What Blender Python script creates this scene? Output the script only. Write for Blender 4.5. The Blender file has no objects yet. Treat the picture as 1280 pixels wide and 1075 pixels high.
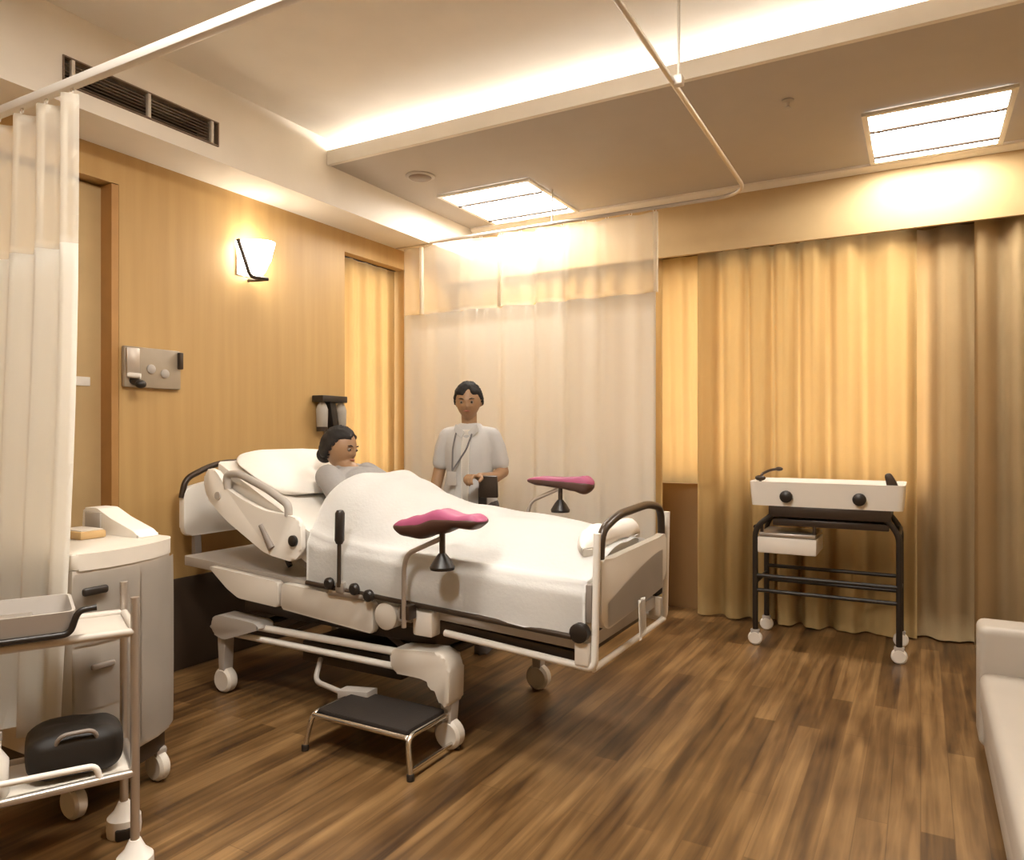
import bpy, bmesh, math, random
from mathutils import Vector, Matrix, noise, Quaternion
S = bpy.context.scene
COL = S.collection
PI = math.pi
R = math.radians

# ---------------------------------------------------------------- camera
cam_data = bpy.data.cameras.new('camera')
cam_data.sensor_fit = 'HORIZONTAL'; cam_data.sensor_width = 36.0
cam_data.lens = 36.0*914/1280; cam_data.shift_y = 0.002
cam_data.clip_start = 0.05
cam = bpy.data.objects.new('camera', cam_data); COL.objects.link(cam)
cam.location = (0, 0, 1.3); cam.rotation_euler = (R(90), 0, R(29.2))
S.camera = cam

# ---------------------------------------------------------------- daylight outside, exposure, lamp strengths
W = bpy.data.worlds.new('daylight'); S.world = W; W.use_nodes = True
W.node_tree.nodes['Background'].inputs[0].default_value = (1.0, .90, .74, 1)
W.node_tree.nodes['Background'].inputs[1].default_value = 3.7
S.view_settings.view_transform = 'Standard'; S.view_settings.look = 'None'
S.view_settings.gamma = 1; S.view_settings.use_curve_mapping = False
S.view_settings.exposure = 0.75
WARM = (1.0, .955, .88)
PANEL_POWER = 20.0      # ceiling light diffusers
COVE_POWER = 40.0       # cove tubes behind the soffit lip
FILL_POWER = 52.0       # added out-of-view fill lights over the bed and floor
SCONCE_POWER = 14.0     # wall sconce shade

# ---------------------------------------------------------------- materials
def mat(name, col, rough=.6, metal=0, var=.06, vscale=6, bump=0, bscale=40, trans=0, coat=0):
    m = bpy.data.materials.new(name); m.use_nodes = True
    nt = m.node_tree; N = nt.nodes; L = nt.links
    b = N['Principled BSDF']
    b.inputs['Roughness'].default_value = rough; b.inputs['Metallic'].default_value = metal
    if coat: b.inputs['Coat Weight'].default_value = coat
    tc = N.new('ShaderNodeTexCoord'); n = N.new('ShaderNodeTexNoise'); n.inputs['Scale'].default_value = vscale
    n.inputs['Detail'].default_value = 4
    L.new(tc.outputs['Object'], n.inputs['Vector'])
    r = N.new('ShaderNodeValToRGB'); L.new(n.outputs['Fac'], r.inputs['Fac'])
    r.color_ramp.elements[0].position = .3; r.color_ramp.elements[1].position = .7
    c = Vector(col)
    r.color_ramp.elements[0].color = (*(c*(1-var)), 1); r.color_ramp.elements[1].color = (*[min(1, k*(1+var)) for k in c], 1)
    L.new(r.outputs['Color'], b.inputs['Base Color'])
    if bump:
        n2 = N.new('ShaderNodeTexNoise'); n2.inputs['Scale'].default_value = bscale; n2.inputs['Detail'].default_value = 3
        L.new(tc.outputs['Object'], n2.inputs['Vector'])
        bp = N.new('ShaderNodeBump'); bp.inputs['Strength'].default_value = bump; bp.inputs['Distance'].default_value = .01
        L.new(n2.outputs['Fac'], bp.inputs['Height']); L.new(bp.outputs['Normal'], b.inputs['Normal'])
    if trans:
        out = N['Material Output']; t = N.new('ShaderNodeBsdfTranslucent'); mx = N.new('ShaderNodeMixShader')
        mx.inputs[0].default_value = trans
        t.inputs['Color'].default_value = (*[k**.6 for k in col], 1); L.new(b.outputs[0], mx.inputs[1]); L.new(t.outputs[0], mx.inputs[2])
        L.new(mx.outputs[0], out.inputs['Surface'])
    return m

def emit(name, col, power):
    m = bpy.data.materials.new(name); m.use_nodes = True
    nt = m.node_tree; nt.nodes.clear()
    e = nt.nodes.new('ShaderNodeEmission'); o = nt.nodes.new('ShaderNodeOutputMaterial')
    e.inputs[0].default_value = (*col, 1); e.inputs[1].default_value = power
    nt.links.new(e.outputs[0], o.inputs[0]); return m

def mesh_cloth(name, col, see, tl=.45):
    m = bpy.data.materials.new(name); m.use_nodes = True
    nt = m.node_tree; N = nt.nodes; L = nt.links; N.clear()
    o = N.new('ShaderNodeOutputMaterial'); d = N.new('ShaderNodeBsdfDiffuse'); t = N.new('ShaderNodeBsdfTranslucent')
    tr = N.new('ShaderNodeBsdfTransparent'); a = N.new('ShaderNodeMixShader'); b = N.new('ShaderNodeMixShader')
    d.inputs[0].default_value = (*col, 1); t.inputs[0].default_value = (*col, 1)
    a.inputs[0].default_value = tl; b.inputs[0].default_value = see
    L.new(d.outputs[0], a.inputs[1]); L.new(t.outputs[0], a.inputs[2])
    L.new(a.outputs[0], b.inputs[1]); L.new(tr.outputs[0], b.inputs[2]); L.new(b.outputs[0], o.inputs[0])
    return m

def glass_mat(name):
    m = bpy.data.materials.new(name); m.use_nodes = True
    nt = m.node_tree; N = nt.nodes; L = nt.links; N.clear()
    o = N.new('ShaderNodeOutputMaterial'); g = N.new('ShaderNodeBsdfGlossy'); tr = N.new('ShaderNodeBsdfTransparent')
    g.inputs['Roughness'].default_value = .02; mx = N.new('ShaderNodeMixShader'); mx.inputs[0].default_value = .08
    L.new(tr.outputs[0], mx.inputs[1]); L.new(g.outputs[0], mx.inputs[2]); L.new(mx.outputs[0], o.inputs[0]); return m

def floor_mat():
    m = bpy.data.materials.new('wood_laminate'); m.use_nodes = True
    nt = m.node_tree; N = nt.nodes; L = nt.links; b = N['Principled BSDF']
    tc = N.new('ShaderNodeTexCoord'); mp = N.new('ShaderNodeMapping'); mp.inputs['Rotation'].default_value = (0, 0, R(90))
    L.new(tc.outputs['Object'], mp.inputs['Vector'])
    br = N.new('ShaderNodeTexBrick'); br.inputs['Scale'].default_value = 1.0
    br.inputs['Brick Width'].default_value = 1.15; br.inputs['Row Height'].default_value = .095
    br.inputs['Mortar Size'].default_value = .0016; br.inputs['Bias'].default_value = 0
    br.offset = .37; br.inputs['Color1'].default_value = (0, 0, 0, 1); br.inputs['Color2'].default_value = (1, 1, 1, 1)
    br.inputs['Mortar'].default_value = (.3, .3, .3, 1)
    L.new(mp.outputs[0], br.inputs['Vector'])
    mp2 = N.new('ShaderNodeMapping'); mp2.inputs['Scale'].default_value = (30, 1.6, 1)
    L.new(tc.outputs['Object'], mp2.inputs['Vector'])
    n = N.new('ShaderNodeTexNoise'); n.inputs['Scale'].default_value = 1.0; n.inputs['Detail'].default_value = 5; n.inputs['Distortion'].default_value = .5
    L.new(mp2.outputs[0], n.inputs['Vector'])
    n3 = N.new('ShaderNodeTexNoise'); n3.inputs['Scale'].default_value = 5; n3.inputs['Detail'].default_value = 2
    mp3 = N.new('ShaderNodeMapping'); mp3.inputs['Scale'].default_value = (1.4, .5, 1)
    L.new(tc.outputs['Object'], mp3.inputs['Vector']); L.new(mp3.outputs[0], n3.inputs['Vector'])
    mx = N.new('ShaderNodeMix'); mx.data_type = 'RGBA'; mx.inputs[0].default_value = .76
    L.new(br.outputs['Color'], mx.inputs[6]); L.new(n.outputs['Fac'], mx.inputs[7])
    mx2 = N.new('ShaderNodeMix'); mx2.data_type = 'RGBA'; mx2.inputs[0].default_value = .3
    L.new(mx.outputs[2], mx2.inputs[6]); L.new(n3.outputs['Fac'], mx2.inputs[7])
    r = N.new('ShaderNodeValToRGB'); L.new(mx2.outputs[2], r.inputs['Fac'])
    e = r.color_ramp.elements
    e[0].position = .34; e[0].color = (.050, .024, .009, 1); e[1].position = .70; e[1].color = (.32, .185, .075, 1)
    k = e.new(.5); k.color = (.145, .076, .027, 1)
    L.new(r.outputs[0], b.inputs['Base Color']); b.inputs['Roughness'].default_value = .36
    bp = N.new('ShaderNodeBump'); bp.inputs['Strength'].default_value = .12; bp.inputs['Distance'].default_value = .003
    L.new(n.outputs['Fac'], bp.inputs['Height']); L.new(bp.outputs[0], b.inputs['Normal'])
    return m

def wood_panel_mat():
    m = bpy.data.materials.new('wall_veneer'); m.use_nodes = True
    nt = m.node_tree; N = nt.nodes; L = nt.links; b = N['Principled BSDF']
    tc = N.new('ShaderNodeTexCoord'); mp = N.new('ShaderNodeMapping'); mp.inputs['Scale'].default_value = (9, 9, .5)
    L.new(tc.outputs['Object'], mp.inputs['Vector'])
    n = N.new('ShaderNodeTexNoise'); n.inputs['Scale'].default_value = 2; n.inputs['Detail'].default_value = 5
    L.new(mp.outputs[0], n.inputs['Vector'])
    r = N.new('ShaderNodeValToRGB'); L.new(n.outputs['Fac'], r.inputs['Fac'])
    r.color_ramp.elements[0].position = .3; r.color_ramp.elements[1].position = .72
    r.color_ramp.elements[0].color = (.47, .29, .108, 1); r.color_ramp.elements[1].color = (.53, .335, .130, 1)
    L.new(r.outputs[0], b.inputs['Base Color']); b.inputs['Roughness'].default_value = .5
    return m

M = dict(
    floor=floor_mat(), veneer=wood_panel_mat(),
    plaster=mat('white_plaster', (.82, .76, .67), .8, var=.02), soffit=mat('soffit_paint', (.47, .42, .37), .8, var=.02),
    trim=mat('trim_paint', (.80, .74, .66), .6, var=.02), pelmet=mat('pelmet_laminate', (.52, .36, .175), .5, var=.04),
    deck_shade=mat('deck_shade_brown', (.045, .026, .014), .6), unlit_brown=mat('unlit_drape_brown', (.27, .15, .055), .7, var=.04),
    jamb=mat('door_jamb_wood', (.42, .22, .07), .5, var=.1), doorleaf=mat('door_veneer', (.56, .40, .20), .5, var=.05),
    white=mat('white_plastic', (.82, .77, .70), .35, var=.02), cream=mat('cream_plastic', (.66, .60, .52), .4, var=.03),
    grey=mat('grey_plastic', (.42, .38, .34), .45, var=.04), midgrey=mat('mid_grey_plastic', (.24, .20, .17), .5, var=.05),
    black=mat('black_plastic', (.018, .013, .010), .4, var=.1), dark=mat('dark_metal', (.05, .033, .022), .35, .3, var=.1),
    chrome=mat('chrome_steel', (.75, .72, .68), .22, 1, var=.03), wmetal=mat('white_enamelled_steel', (.80, .76, .70), .3, var=.02),
    steel=mat('brushed_steel', (.55, .50, .45), .35, .8, var=.05),
    sheet=mat('white_cotton', (.93, .91, .88), .85, var=.015, bump=.15, bscale=60, trans=.12),
    mattress=mat('mattress_cover', (.80, .75, .68), .7, var=.02), pillow=mat('pillow_cotton', (.86, .81, .74), .85, var=.02, bump=.12),
    gown=mat('grey_gown_cotton', (.30, .28, .265), .85, var=.05, bump=.2), skin=mat('skin', (.31, .175, .09), .5, var=.06, vscale=12),
    hair=mat('black_hair', (.012, .008, .006), .78, var=.3, vscale=60), uniform=mat('pale_uniform_cotton', (.48, .46, .44), .85, var=.04, bump=.2),
    placket=mat('white_uniform_cotton', (.80, .75, .68), .85, var=.02), lip=mat('lips', (.33, .11, .07), .5), eye=mat('dark_eye', (.02, .012, .01), .2),
    eyewhite=mat('eye_white', (.24, .19, .15), .3), trousers=mat('dark_trousers_cloth', (.10, .09, .09), .9),
    lanyard=mat('grey_lanyard', (.13, .12, .12), .7), 
    pink=mat('magenta_vinyl', (.34, .07, .15), .55, var=.08), darkpink=mat('dark_vinyl_shell', (.07, .03, .02), .45),
    rubber=mat('black_rubber', (.02, .013, .009), .75, bump=.3, bscale=150), 
    drape=mat('gold_drape_cloth', (.56, .385, .158), .85, var=.05, vscale=3, bump=.1, bscale=90, trans=.26),
    drape2=mat('tan_drape_cloth', (.58, .42, .22), .85, var=.05, vscale=3, bump=.1, bscale=90, trans=.16),
    cream_cloth=mat('cream_privacy_cloth', (.84, .74, .58), .85, var=.02, trans=.35), mesh=mesh_cloth('curtain_mesh', (.90, .85, .75), .5, .35),
    sheer=mesh_cloth('thin_cream_cloth', (.92, .90, .85), .07, .12), sheer_left=mesh_cloth('thin_ivory_cloth', (.92, .88, .80), .05, .3),
    glass=glass_mat('window_glass'), sofa=mat('pale_grey_vinyl', (.44, .39, .33), .5, var=.03),
    panel=emit('light_diffuser', WARM, PANEL_POWER), panel_fill=emit('fill_diffuser', WARM, FILL_POWER), cove=emit('cove_tube', (1, .95, .86), COVE_POWER), sconce=emit('sconce_glass', (1, .91, .76), SCONCE_POWER),
    plate=mat('satin_grey_plate', (.36, .29, .21), .45, 0, var=.1), tan=mat('tan_card', (.58, .38, .17), .6),
    cab=mat('cabinet_laminate', (.56, .50, .43), .45, var=.03), bag=mat('black_bag_cloth', (.012, .008, .005), .6), clear=mat('cloudy_plastic', (.6, .55, .48), .25, var=.08, trans=.4),
    paper=mat('white_paper', (.84, .80, .74), .8), grille=mat('vent_slat_metal', (.20, .14, .095), .5), vent_dark=mat('vent_recess', (.05, .035, .025), .8))

# ---------------------------------------------------------------- helpers
ORG = {}
def link(o): COL.objects.link(o); return o
def obj(name, bm, m, parent=None, smooth=40, recalc=True):
    """one mesh object from a bmesh given in room coordinates (or in the thing's own frame when the thing is turned)"""
    if recalc: bmesh.ops.recalc_face_normals(bm, faces=bm.faces)
    org = ORG.get(parent.name, Vector()) if parent else Vector()
    if org.length: bmesh.ops.translate(bm, verts=bm.verts, vec=-org)
    me = bpy.data.meshes.new(name); bm.to_mesh(me); bm.free()
    me.materials.append(m)
    if smooth is not None:
        for p in me.polygons: p.use_smooth = True
        if smooth < 180: me.set_sharp_from_angle(angle=R(smooth))
    o = link(bpy.data.objects.new(name, me))
    if parent: o.parent = parent; ORG[o.name] = org
    return o
def tag(o, label, cat, group=None, kind=None):
    o['label'] = label; o['category'] = cat
    if group: o['group'] = group
    if kind: o['kind'] = kind
    return o
def thing(name, label, cat, loc=(0, 0, 0), rotz=0, group=None):
    o = link(bpy.data.objects.new(name, None)); o.empty_display_size = .1
    o.location = loc; o.rotation_euler = (0, 0, rotz)
    ORG[o.name] = Vector(loc) if rotz == 0 else Vector()
    return tag(o, label, cat, group)
def solo(name, bm, m, label, cat, loc=None, group=None, smooth=40):
    """a thing that is one mesh; its origin goes to loc"""
    if loc is not None: bmesh.ops.translate(bm, verts=bm.verts, vec=-Vector(loc))
    o = obj(name, bm, m, None, smooth)
    if loc is not None: o.location = loc
    ORG[o.name] = Vector(loc) if loc is not None else Vector()
    return tag(o, label, cat, group)
def struct(name, bm, m, parent=None, smooth=30):
    o = obj(name, bm, m, parent, smooth)
    if not parent: o['kind'] = 'structure'
    return o
def copy_tree(o, parent=None):
    c = o.copy(); link(c)
    if parent: c.parent = parent
    for ch in list(o.children): copy_tree(ch, c)
    return c
def B(): return bmesh.new()
def box(bm, lo, hi, bev=0, seg=2, rot=None):
    lo, hi = Vector(lo), Vector(hi); c = (lo+hi)/2; s = hi-lo
    r = bmesh.ops.create_cube(bm, size=1); vs = r['verts']
    mx = Matrix.Translation(c) @ (rot.to_4x4() if rot else Matrix()) @ Matrix.Diagonal((*s, 1))
    bmesh.ops.transform(bm, matrix=mx, verts=vs)
    if bev:
        es = list({e for v in vs for e in v.link_edges})
        bmesh.ops.bevel(bm, geom=es, offset=bev, segments=seg, profile=.5, affect='EDGES')
    return bm
def rnd(pts, rad, n=5):
    pts = [Vector(p) for p in pts]; out = [pts[0]]
    for i in range(1, len(pts)-1):
        p = pts[i]; a = pts[i-1]-p; b = pts[i+1]-p
        d = min(rad, a.length*.48, b.length*.48); s = p+a.normalized()*d; e = p+b.normalized()*d
        for k in range(n+1):
            t = k/n; out.append(s*(1-t)**2+p*2*t*(1-t)+e*t*t)
    return out+[pts[-1]]
def tube(bm, pts, r, seg=12, closed=False):
    pts = [Vector(p) for p in pts]; n = len(pts); rs = r if isinstance(r, (list, tuple)) else [r]*n
    rings = []; up = None
    for i in range(n):
        if closed: t = pts[(i+1) % n]-pts[i-1]
        else: t = pts[min(i+1, n-1)]-pts[max(i-1, 0)]
        t.normalize()
        if up is None: up = t.orthogonal().normalized()
        else: up = (up-t*up.dot(t)).normalized()
        s = t.cross(up)
        rings.append([bm.verts.new(pts[i]+(up*math.cos(2*PI*k/seg)+s*math.sin(2*PI*k/seg))*rs[i]) for k in range(seg)])
    for i in range(n if closed else n-1):
        a, b = rings[i], rings[(i+1) % n]
        for k in range(seg): bm.faces.new((a[k], a[(k+1) % seg], b[(k+1) % seg], b[k]))
    if not closed: bm.faces.new(rings[0]); bm.faces.new(rings[-1][::-1])
    return bm
def lathe(bm, prof, c, seg=24, axis=(0, 0, 1)):
    """prof: (radius, height) pairs from bottom to top along axis"""
    q = Vector((0, 0, 1)).rotation_difference(Vector(axis)).to_matrix(); c = Vector(c); rings = []
    for r, z in prof:
        rings.append([bm.verts.new(c+q @ Vector((r*math.cos(2*PI*k/seg), r*math.sin(2*PI*k/seg), z))) for k in range(seg)])
    for a, b in zip(rings, rings[1:]):
        for k in range(seg): bm.faces.new((a[k], a[(k+1) % seg], b[(k+1) % seg], b[k]))
    bm.faces.new(rings[0][::-1]); bm.faces.new(rings[-1])
    return bm
def prism(bm, poly, d0, d1, axis='y', bev=0):
    """polygon in the two other axes (x,z for axis y; y,z for axis x; x,y for axis z), extruded from d0 to d1"""
    def P(p, d): return Vector((p[0], d, p[1])) if axis == 'y' else Vector((d, p[0], p[1])) if axis == 'x' else Vector((p[0], p[1], d))
    a = [bm.verts.new(P(p, d0)) for p in poly]; b = [bm.verts.new(P(p, d1)) for p in poly]; n = len(poly)
    fs = [bm.faces.new(a), bm.faces.new(b[::-1])]
    for i in range(n): fs.append(bm.faces.new((a[i], b[i], b[(i+1) % n], a[(i+1) % n])))
    if bev:
        es = list({e for f in fs[:2] for e in f.edges})
        bmesh.ops.bevel(bm, geom=es, offset=bev, segments=2, profile=.5, affect='EDGES')
    return bm
def rpoly(poly, rad, n=4):
    P3 = [Vector((*p, 0)) for p in poly]; N = len(P3); out = []
    for i in range(N):
        p = P3[i]; a = P3[i-1]-p; b = P3[(i+1) % N]-p; d = min(rad, a.length*.45, b.length*.45)
        s = p+a.normalized()*d; e = p+b.normalized()*d
        for k in range(n+1):
            t = k/n; q = s*(1-t)**2+p*2*t*(1-t)+e*t*t; out.append((q.x, q.y))
    return out
def loft(bm, secs, seg=28):
    """upright elliptical sections: (centre, half width x, half width y)"""
    rings = [[bm.verts.new(Vector(c)+Vector((rx*math.cos(2*PI*k/seg), ry*math.sin(2*PI*k/seg), 0))) for k in range(seg)] for c, rx, ry in secs]
    for a, b in zip(rings, rings[1:]):
        for k in range(seg): bm.faces.new((a[k], a[(k+1) % seg], b[(k+1) % seg], b[k]))
    bm.faces.new(rings[0][::-1]); bm.faces.new(rings[-1])
    return bm
def ball(bm, c, r, rot=None, u=20, v=12):
    s = bmesh.ops.create_uvsphere(bm, u_segments=u, v_segments=v, radius=1)
    r = (r, r, r) if isinstance(r, (int, float)) else r
    bmesh.ops.transform(bm, verts=s['verts'], matrix=Matrix.Translation(Vector(c)) @ (rot.to_4x4() if rot else Matrix()) @ Matrix.Diagonal((*r, 1)))
    return s['verts']
def surf(bm, fn, nu, nv, thick=0):
    g = [[bm.verts.new(fn(i/nu, j/nv)) for j in range(nv+1)] for i in range(nu+1)]
    fs = [bm.faces.new((g[i][j], g[i+1][j], g[i+1][j+1], g[i][j+1])) for i in range(nu) for j in range(nv)]
    if thick: bmesh.ops.solidify(bm, geom=fs, thickness=thick)
    return g
def interp(x, pts):
    if x <= pts[0][0]: return pts[0][1]
    for (a, b), (c, d) in zip(pts, pts[1:]):
        if x <= c:
            t = (x-a)/(c-a); t = t*t*(3-2*t); return b+(d-b)*t
    return pts[-1][1]
def lerp(a, b, t): return a+(b-a)*t
def sstep(a, b, x):
    t = max(0, min(1, (x-a)/(b-a))); return t*t*(3-2*t)
def fuse(bm, voxel, smooth=2):
    """grow overlapping pieces into one continuous skin"""
    me = bpy.data.meshes.new('fuse'); bm.to_mesh(me); bm.free()
    o = bpy.data.objects.new('fuse', me); COL.objects.link(o)
    md = o.modifiers.new('r', 'REMESH'); md.mode = 'VOXEL'; md.voxel_size = voxel
    if smooth:
        s = o.modifiers.new('s', 'SMOOTH'); s.factor = .5; s.iterations = smooth
    dg = bpy.context.evaluated_depsgraph_get(); dg.update()
    ev = o.evaluated_get(dg); out = bmesh.new(); out.from_mesh(ev.to_mesh()); ev.to_mesh_clear()
    bpy.data.objects.remove(o); bpy.data.meshes.remove(me)
    return out
def limb(bm, joints):
    """tapered chain of (point, radius) with a ball at every joint"""
    for (p, r) in joints: ball(bm, p, r, u=16, v=10)
    for (p, r), (q, s) in zip(joints, joints[1:]): tube(bm, [p, q], [r, s], 16)

# ================================================================ the room
bm = B(); box(bm, (-4.0, -2.0, -.1), (1.5, 5.7, 0)); struct('floor', bm, M['floor'])
# left wall with a door recess and a window recess
bm = B()
for lo, hi in [((-3.8, -2, 0), (-3.55, 1.3, 3.4)), ((-3.8, 1.3, 2.555), (-3.55, 2.265, 3.4)), ((-3.8, 2.265, 0), (-3.55, 3.93, 3.4)),
               ((-3.8, 3.93, 2.575), (-3.55, 4.62, 3.4)), ((-3.8, 4.62, 0), (-3.55, 5.6, 3.4)), ((-3.8, 3.93, 0), (-3.72, 4.62, .9))]: box(bm, lo, hi)
struct('wall_left', bm, M['veneer'])
bm = B()
for lo, hi in [((-3.8, 5.35, 0), (1.4, 5.55, .92)), ((-3.8, 5.35, 2.5), (1.4, 5.55, 3.4)), ((-3.8, 5.35, .92), (-3.2, 5.55, 2.5)), ((.1, 5.35, .92), (1.4, 5.55, 2.5))]: box(bm, lo, hi)
struct('wall_back', bm, M['unlit_brown'])  # brown stands in for drape cloth unlit below the sill
bm = B(); box(bm, (1.25, -2, 0), (1.45, 5.6, 3.4)); struct('wall_right', bm, M['pelmet'])
bm = B(); box(bm, (-4, -2.15, 0), (1.45, -1.95, 3.4)); struct('wall_behind', bm, M['pelmet'])
# main ceiling, soffit with lip, bulkhead
bm = B(); box(bm, (-3.7, -2.1, 3.12), (1.4, 3.95, 3.25)); struct('ceiling', bm, M['plaster'])
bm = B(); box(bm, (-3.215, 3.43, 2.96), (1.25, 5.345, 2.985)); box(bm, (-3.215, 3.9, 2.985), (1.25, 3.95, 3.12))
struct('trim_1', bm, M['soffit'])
bm = B(); box(bm, (-3.215, 3.40, 2.958), (1.25, 3.429, 3.045)); struct('trim_5', bm, M['plaster'])
# bulkhead over the left wall; opening for the air vent
bm = B()
for lo, hi in [((-3.55, -1.95, 2.72), (-3.22, 5.12, 2.795)), ((-3.55, -1.95, 2.925), (-3.22, 5.12, 3.12)), ((-3.55, -1.95, 2.795), (-3.22, 1.8, 2.925)),
               ((-3.55, 2.6, 2.795), (-3.22, 5.12, 2.925)), ((-3.55, 1.8, 2.795), (-3.40, 2.6, 2.925))]: box(bm, lo, hi)
struct('trim_2', bm, M['plaster'])
# pelmet over the window drapes and the small cornice above it
bm = B(); box(bm, (-3.55, 5.10, 2.55), (1.25, 5.13, 2.96), .003); struct('trim_3', bm, M['pelmet'])
bm = B(); prism(bm, [(5.10, 2.96), (5.10, 2.925), (5.075, 2.925), (5.03, 2.945), (5.03, 2.96)], -3.2, 1.25, 'x'); struct('trim_4', bm, M['trim'])
bm = B(); box(bm, (-3.55, 2.40, 0), (-3.53, 3.93, .50), .004); struct('baseboard_and_shade_left', bm, M['deck_shade'])  # dark board standing in for the deck's shadow on the wall
bm = B(); box(bm, (-3.55, 2.265, 0), (-3.535, 2.40, .09), .004); struct('baseboard_and_shade_left', bm, M['jamb'])
# windows
def window(n, lo, hi, axis, bars):
    w = link(bpy.data.objects.new(n, None)); w['kind'] = 'structure'; w.location = lo; ORG[w.name] = Vector(lo)
    a0, z0, a1, z1 = bars[0]; d0, d1 = bars[1]
    def bx(bm, p0, p1, q0, q1, e0, e1):
        box(bm, (p0, e0, q0), (p1, e1, q1)) if axis == 'y' else box(bm, (e0, p0, q0), (e1, p1, q1))
    bm = B(); f = .05
    bx(bm, a0, a1, z0, z0+f, d0, d1); bx(bm, a0, a1, z1-f, z1, d0, d1)
    k = max(1, round((a1-a0)/1.1))
    for i in range(k+1):
        c = lerp(a0+f/2, a1-f/2, i/k); bx(bm, c-f/2, c+f/2, z0+f, z1-f, d0, d1)
    obj('window_frame', bm, M['wmetal'], w)
    for i in range(k):
        bm = B(); c0 = lerp(a0+f/2, a1-f/2, i/k)+f/2; c1 = lerp(a0+f/2, a1-f/2, (i+1)/k)-f/2; m_ = (d0+d1)/2
        bx(bm, c0, c1, z0+f, z1-f, m_-.003, m_+.003); obj('pane', bm, M['glass'], w)
    return w
window('window_1', (-3.2, 5.4, .92), None, 'y', ((-3.2, .92, .1, 2.5), (5.42, 5.48)))
window('window_2', (-3.8, 3.93, .9), None, 'x', ((3.93, .9, 4.62, 2.575), (-3.79, -3.74)))
# door in the left wall
d = link(bpy.data.objects.new('door_1', None)); d['kind'] = 'structure'; d.location = (-3.65, 1.3, 0); ORG[d.name] = Vector((-3.65, 1.3, 0))
bm = B(); box(bm, (-3.68, 1.33, 0.005), (-3.635, 2.225, 2.545), .003); obj('door_leaf', bm, M['doorleaf'], d)
bm = B()
box(bm, (-3.78, 2.225, 0), (-3.548, 2.262, 2.55)); box(bm, (-3.78, 1.303, 0), (-3.535, 1.33, 2.55))
obj('door_frame', bm, M['jamb'], d)
bm = B(); box(bm, (-3.78, 1.3, 0), (-3.76, 2.26, 2.553)); obj('door_backing', bm, M['unlit_brown'], d)
bm = B(); box(bm, (-3.635, 2.075, 1.53), (-3.628, 2.165, 1.575), .002)
solo('door_sign', bm, M['paper'], 'small white plate fixed to the tan door behind the ivory curtain', 'sign', (-3.632, 2.12, 1.55))

# air vent in the bulkhead
v = thing('air_vent', 'long dark slatted air conditioning vent in the white bulkhead', 'vent', (-3.3, 2.2, 2.86))
bm = B(); box(bm, (-3.398, 1.803, 2.798), (-3.385, 2.597, 2.922)); obj('vent_backing', bm, M['vent_dark'], v)
bm = B()
box(bm, (-3.245, 1.80, 2.797), (-3.213, 2.6, 2.803)); box(bm, (-3.245, 1.80, 2.917), (-3.213, 2.6, 2.923))
box(bm, (-3.245, 1.80, 2.803), (-3.213, 1.806, 2.917)); box(bm, (-3.245, 2.594, 2.803), (-3.213, 2.6, 2.917))
obj('vent_frame', bm, M['grille'], v)
for y in (1.845, 2.205, 2.56):
    bm = B(); box(bm, (-3.235, y-.008, 2.803), (-3.214, y+.008, 2.917), .002); obj('divider', bm, M['cream'], v)
bm = B()
for i in range(7):
    z = 2.812+i*.0155
    box(bm, (-3.262, 1.81, z-.001), (-3.232, 2.59, z+.001), rot=Matrix.Rotation(R(32), 3, 'Y'))
obj('slats', bm, M['grille'], v)

# ceiling light fixtures in the soffit, then added fill lights above the view
def ceiling_light(x0, y0, x1, y1, z, label, bar=True, m='panel'):
    t = thing('ceiling_light', label, 'light', ((x0+x1)/2, (y0+y1)/2, z), 0, 'square ceiling lights')
    bm = B(); f = .03
    for lo, hi in [((x0, y0), (x1, y0+f)), ((x0, y1-f), (x1, y1)), ((x0, y0+f), (x0+f, y1-f)), ((x1-f, y0+f), (x1, y1-f))]:
        box(bm, (*lo, z-.018), (*hi, z+.0), .003)
    obj('light_frame', bm, M['wmetal'], t)
    bm = B(); box(bm, (x0+f, y0+f, z-.012), (x1-f, y1-f, z-.004)); obj('diffuser', bm, M[m], t)
    if bar:
        for y in (y0+.24, y1-.14):
            bm = B(); tube(bm, [(x0+f, y, z-.021), (x1-f, y, z-.021)], .010, 8); obj('louvre_bar', bm, M['dark'], t)
        for x in (x0+.07, x1-.07):
            bm = B(); lathe(bm, [(.001, 0), (.02, .004), (.02, .016), (.001, .02)], (x, y0+.24, z-.03), 12); obj('bar_clip', bm, M['midgrey'], t)
    return t
ceiling_light(-.27, 4.2, .41, 5.0, 2.955, 'square white ceiling light above the curtained window and wheeled crib')
ceiling_light(-2.95, 4.2, -2.22, 5.0, 2.955, 'square glowing ceiling light above the nurse and cream bed curtain')
ceiling_light(-1.30, 1.55, -.75, 2.1, 3.115, 'added square fill light in the main ceiling above the near side of the bed', False, 'panel_fill')  # added fill light, out of view, brightens the bed from the front
ceiling_light(-1.55, .25, -1.0, .8, 3.115, 'added square fill light in the main ceiling above the floor before the trolley', False, 'panel_fill')
# cove tubes behind the lip (the lamps of the bright band)
for i in range(4):
    t0 = -3.15+i*1.1
    bm = B(); tube(bm, [(t0, 3.62, 3.02), (t0+1.03, 3.62, 3.02)], .014, 10)
    solo('cove_lamp', bm, M['cove'], 'glowing cove lamp tube lying behind the soffit lip under the main ceiling', 'light', (t0+.5, 3.62, 3.006), 'cove lamp tubes')
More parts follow.
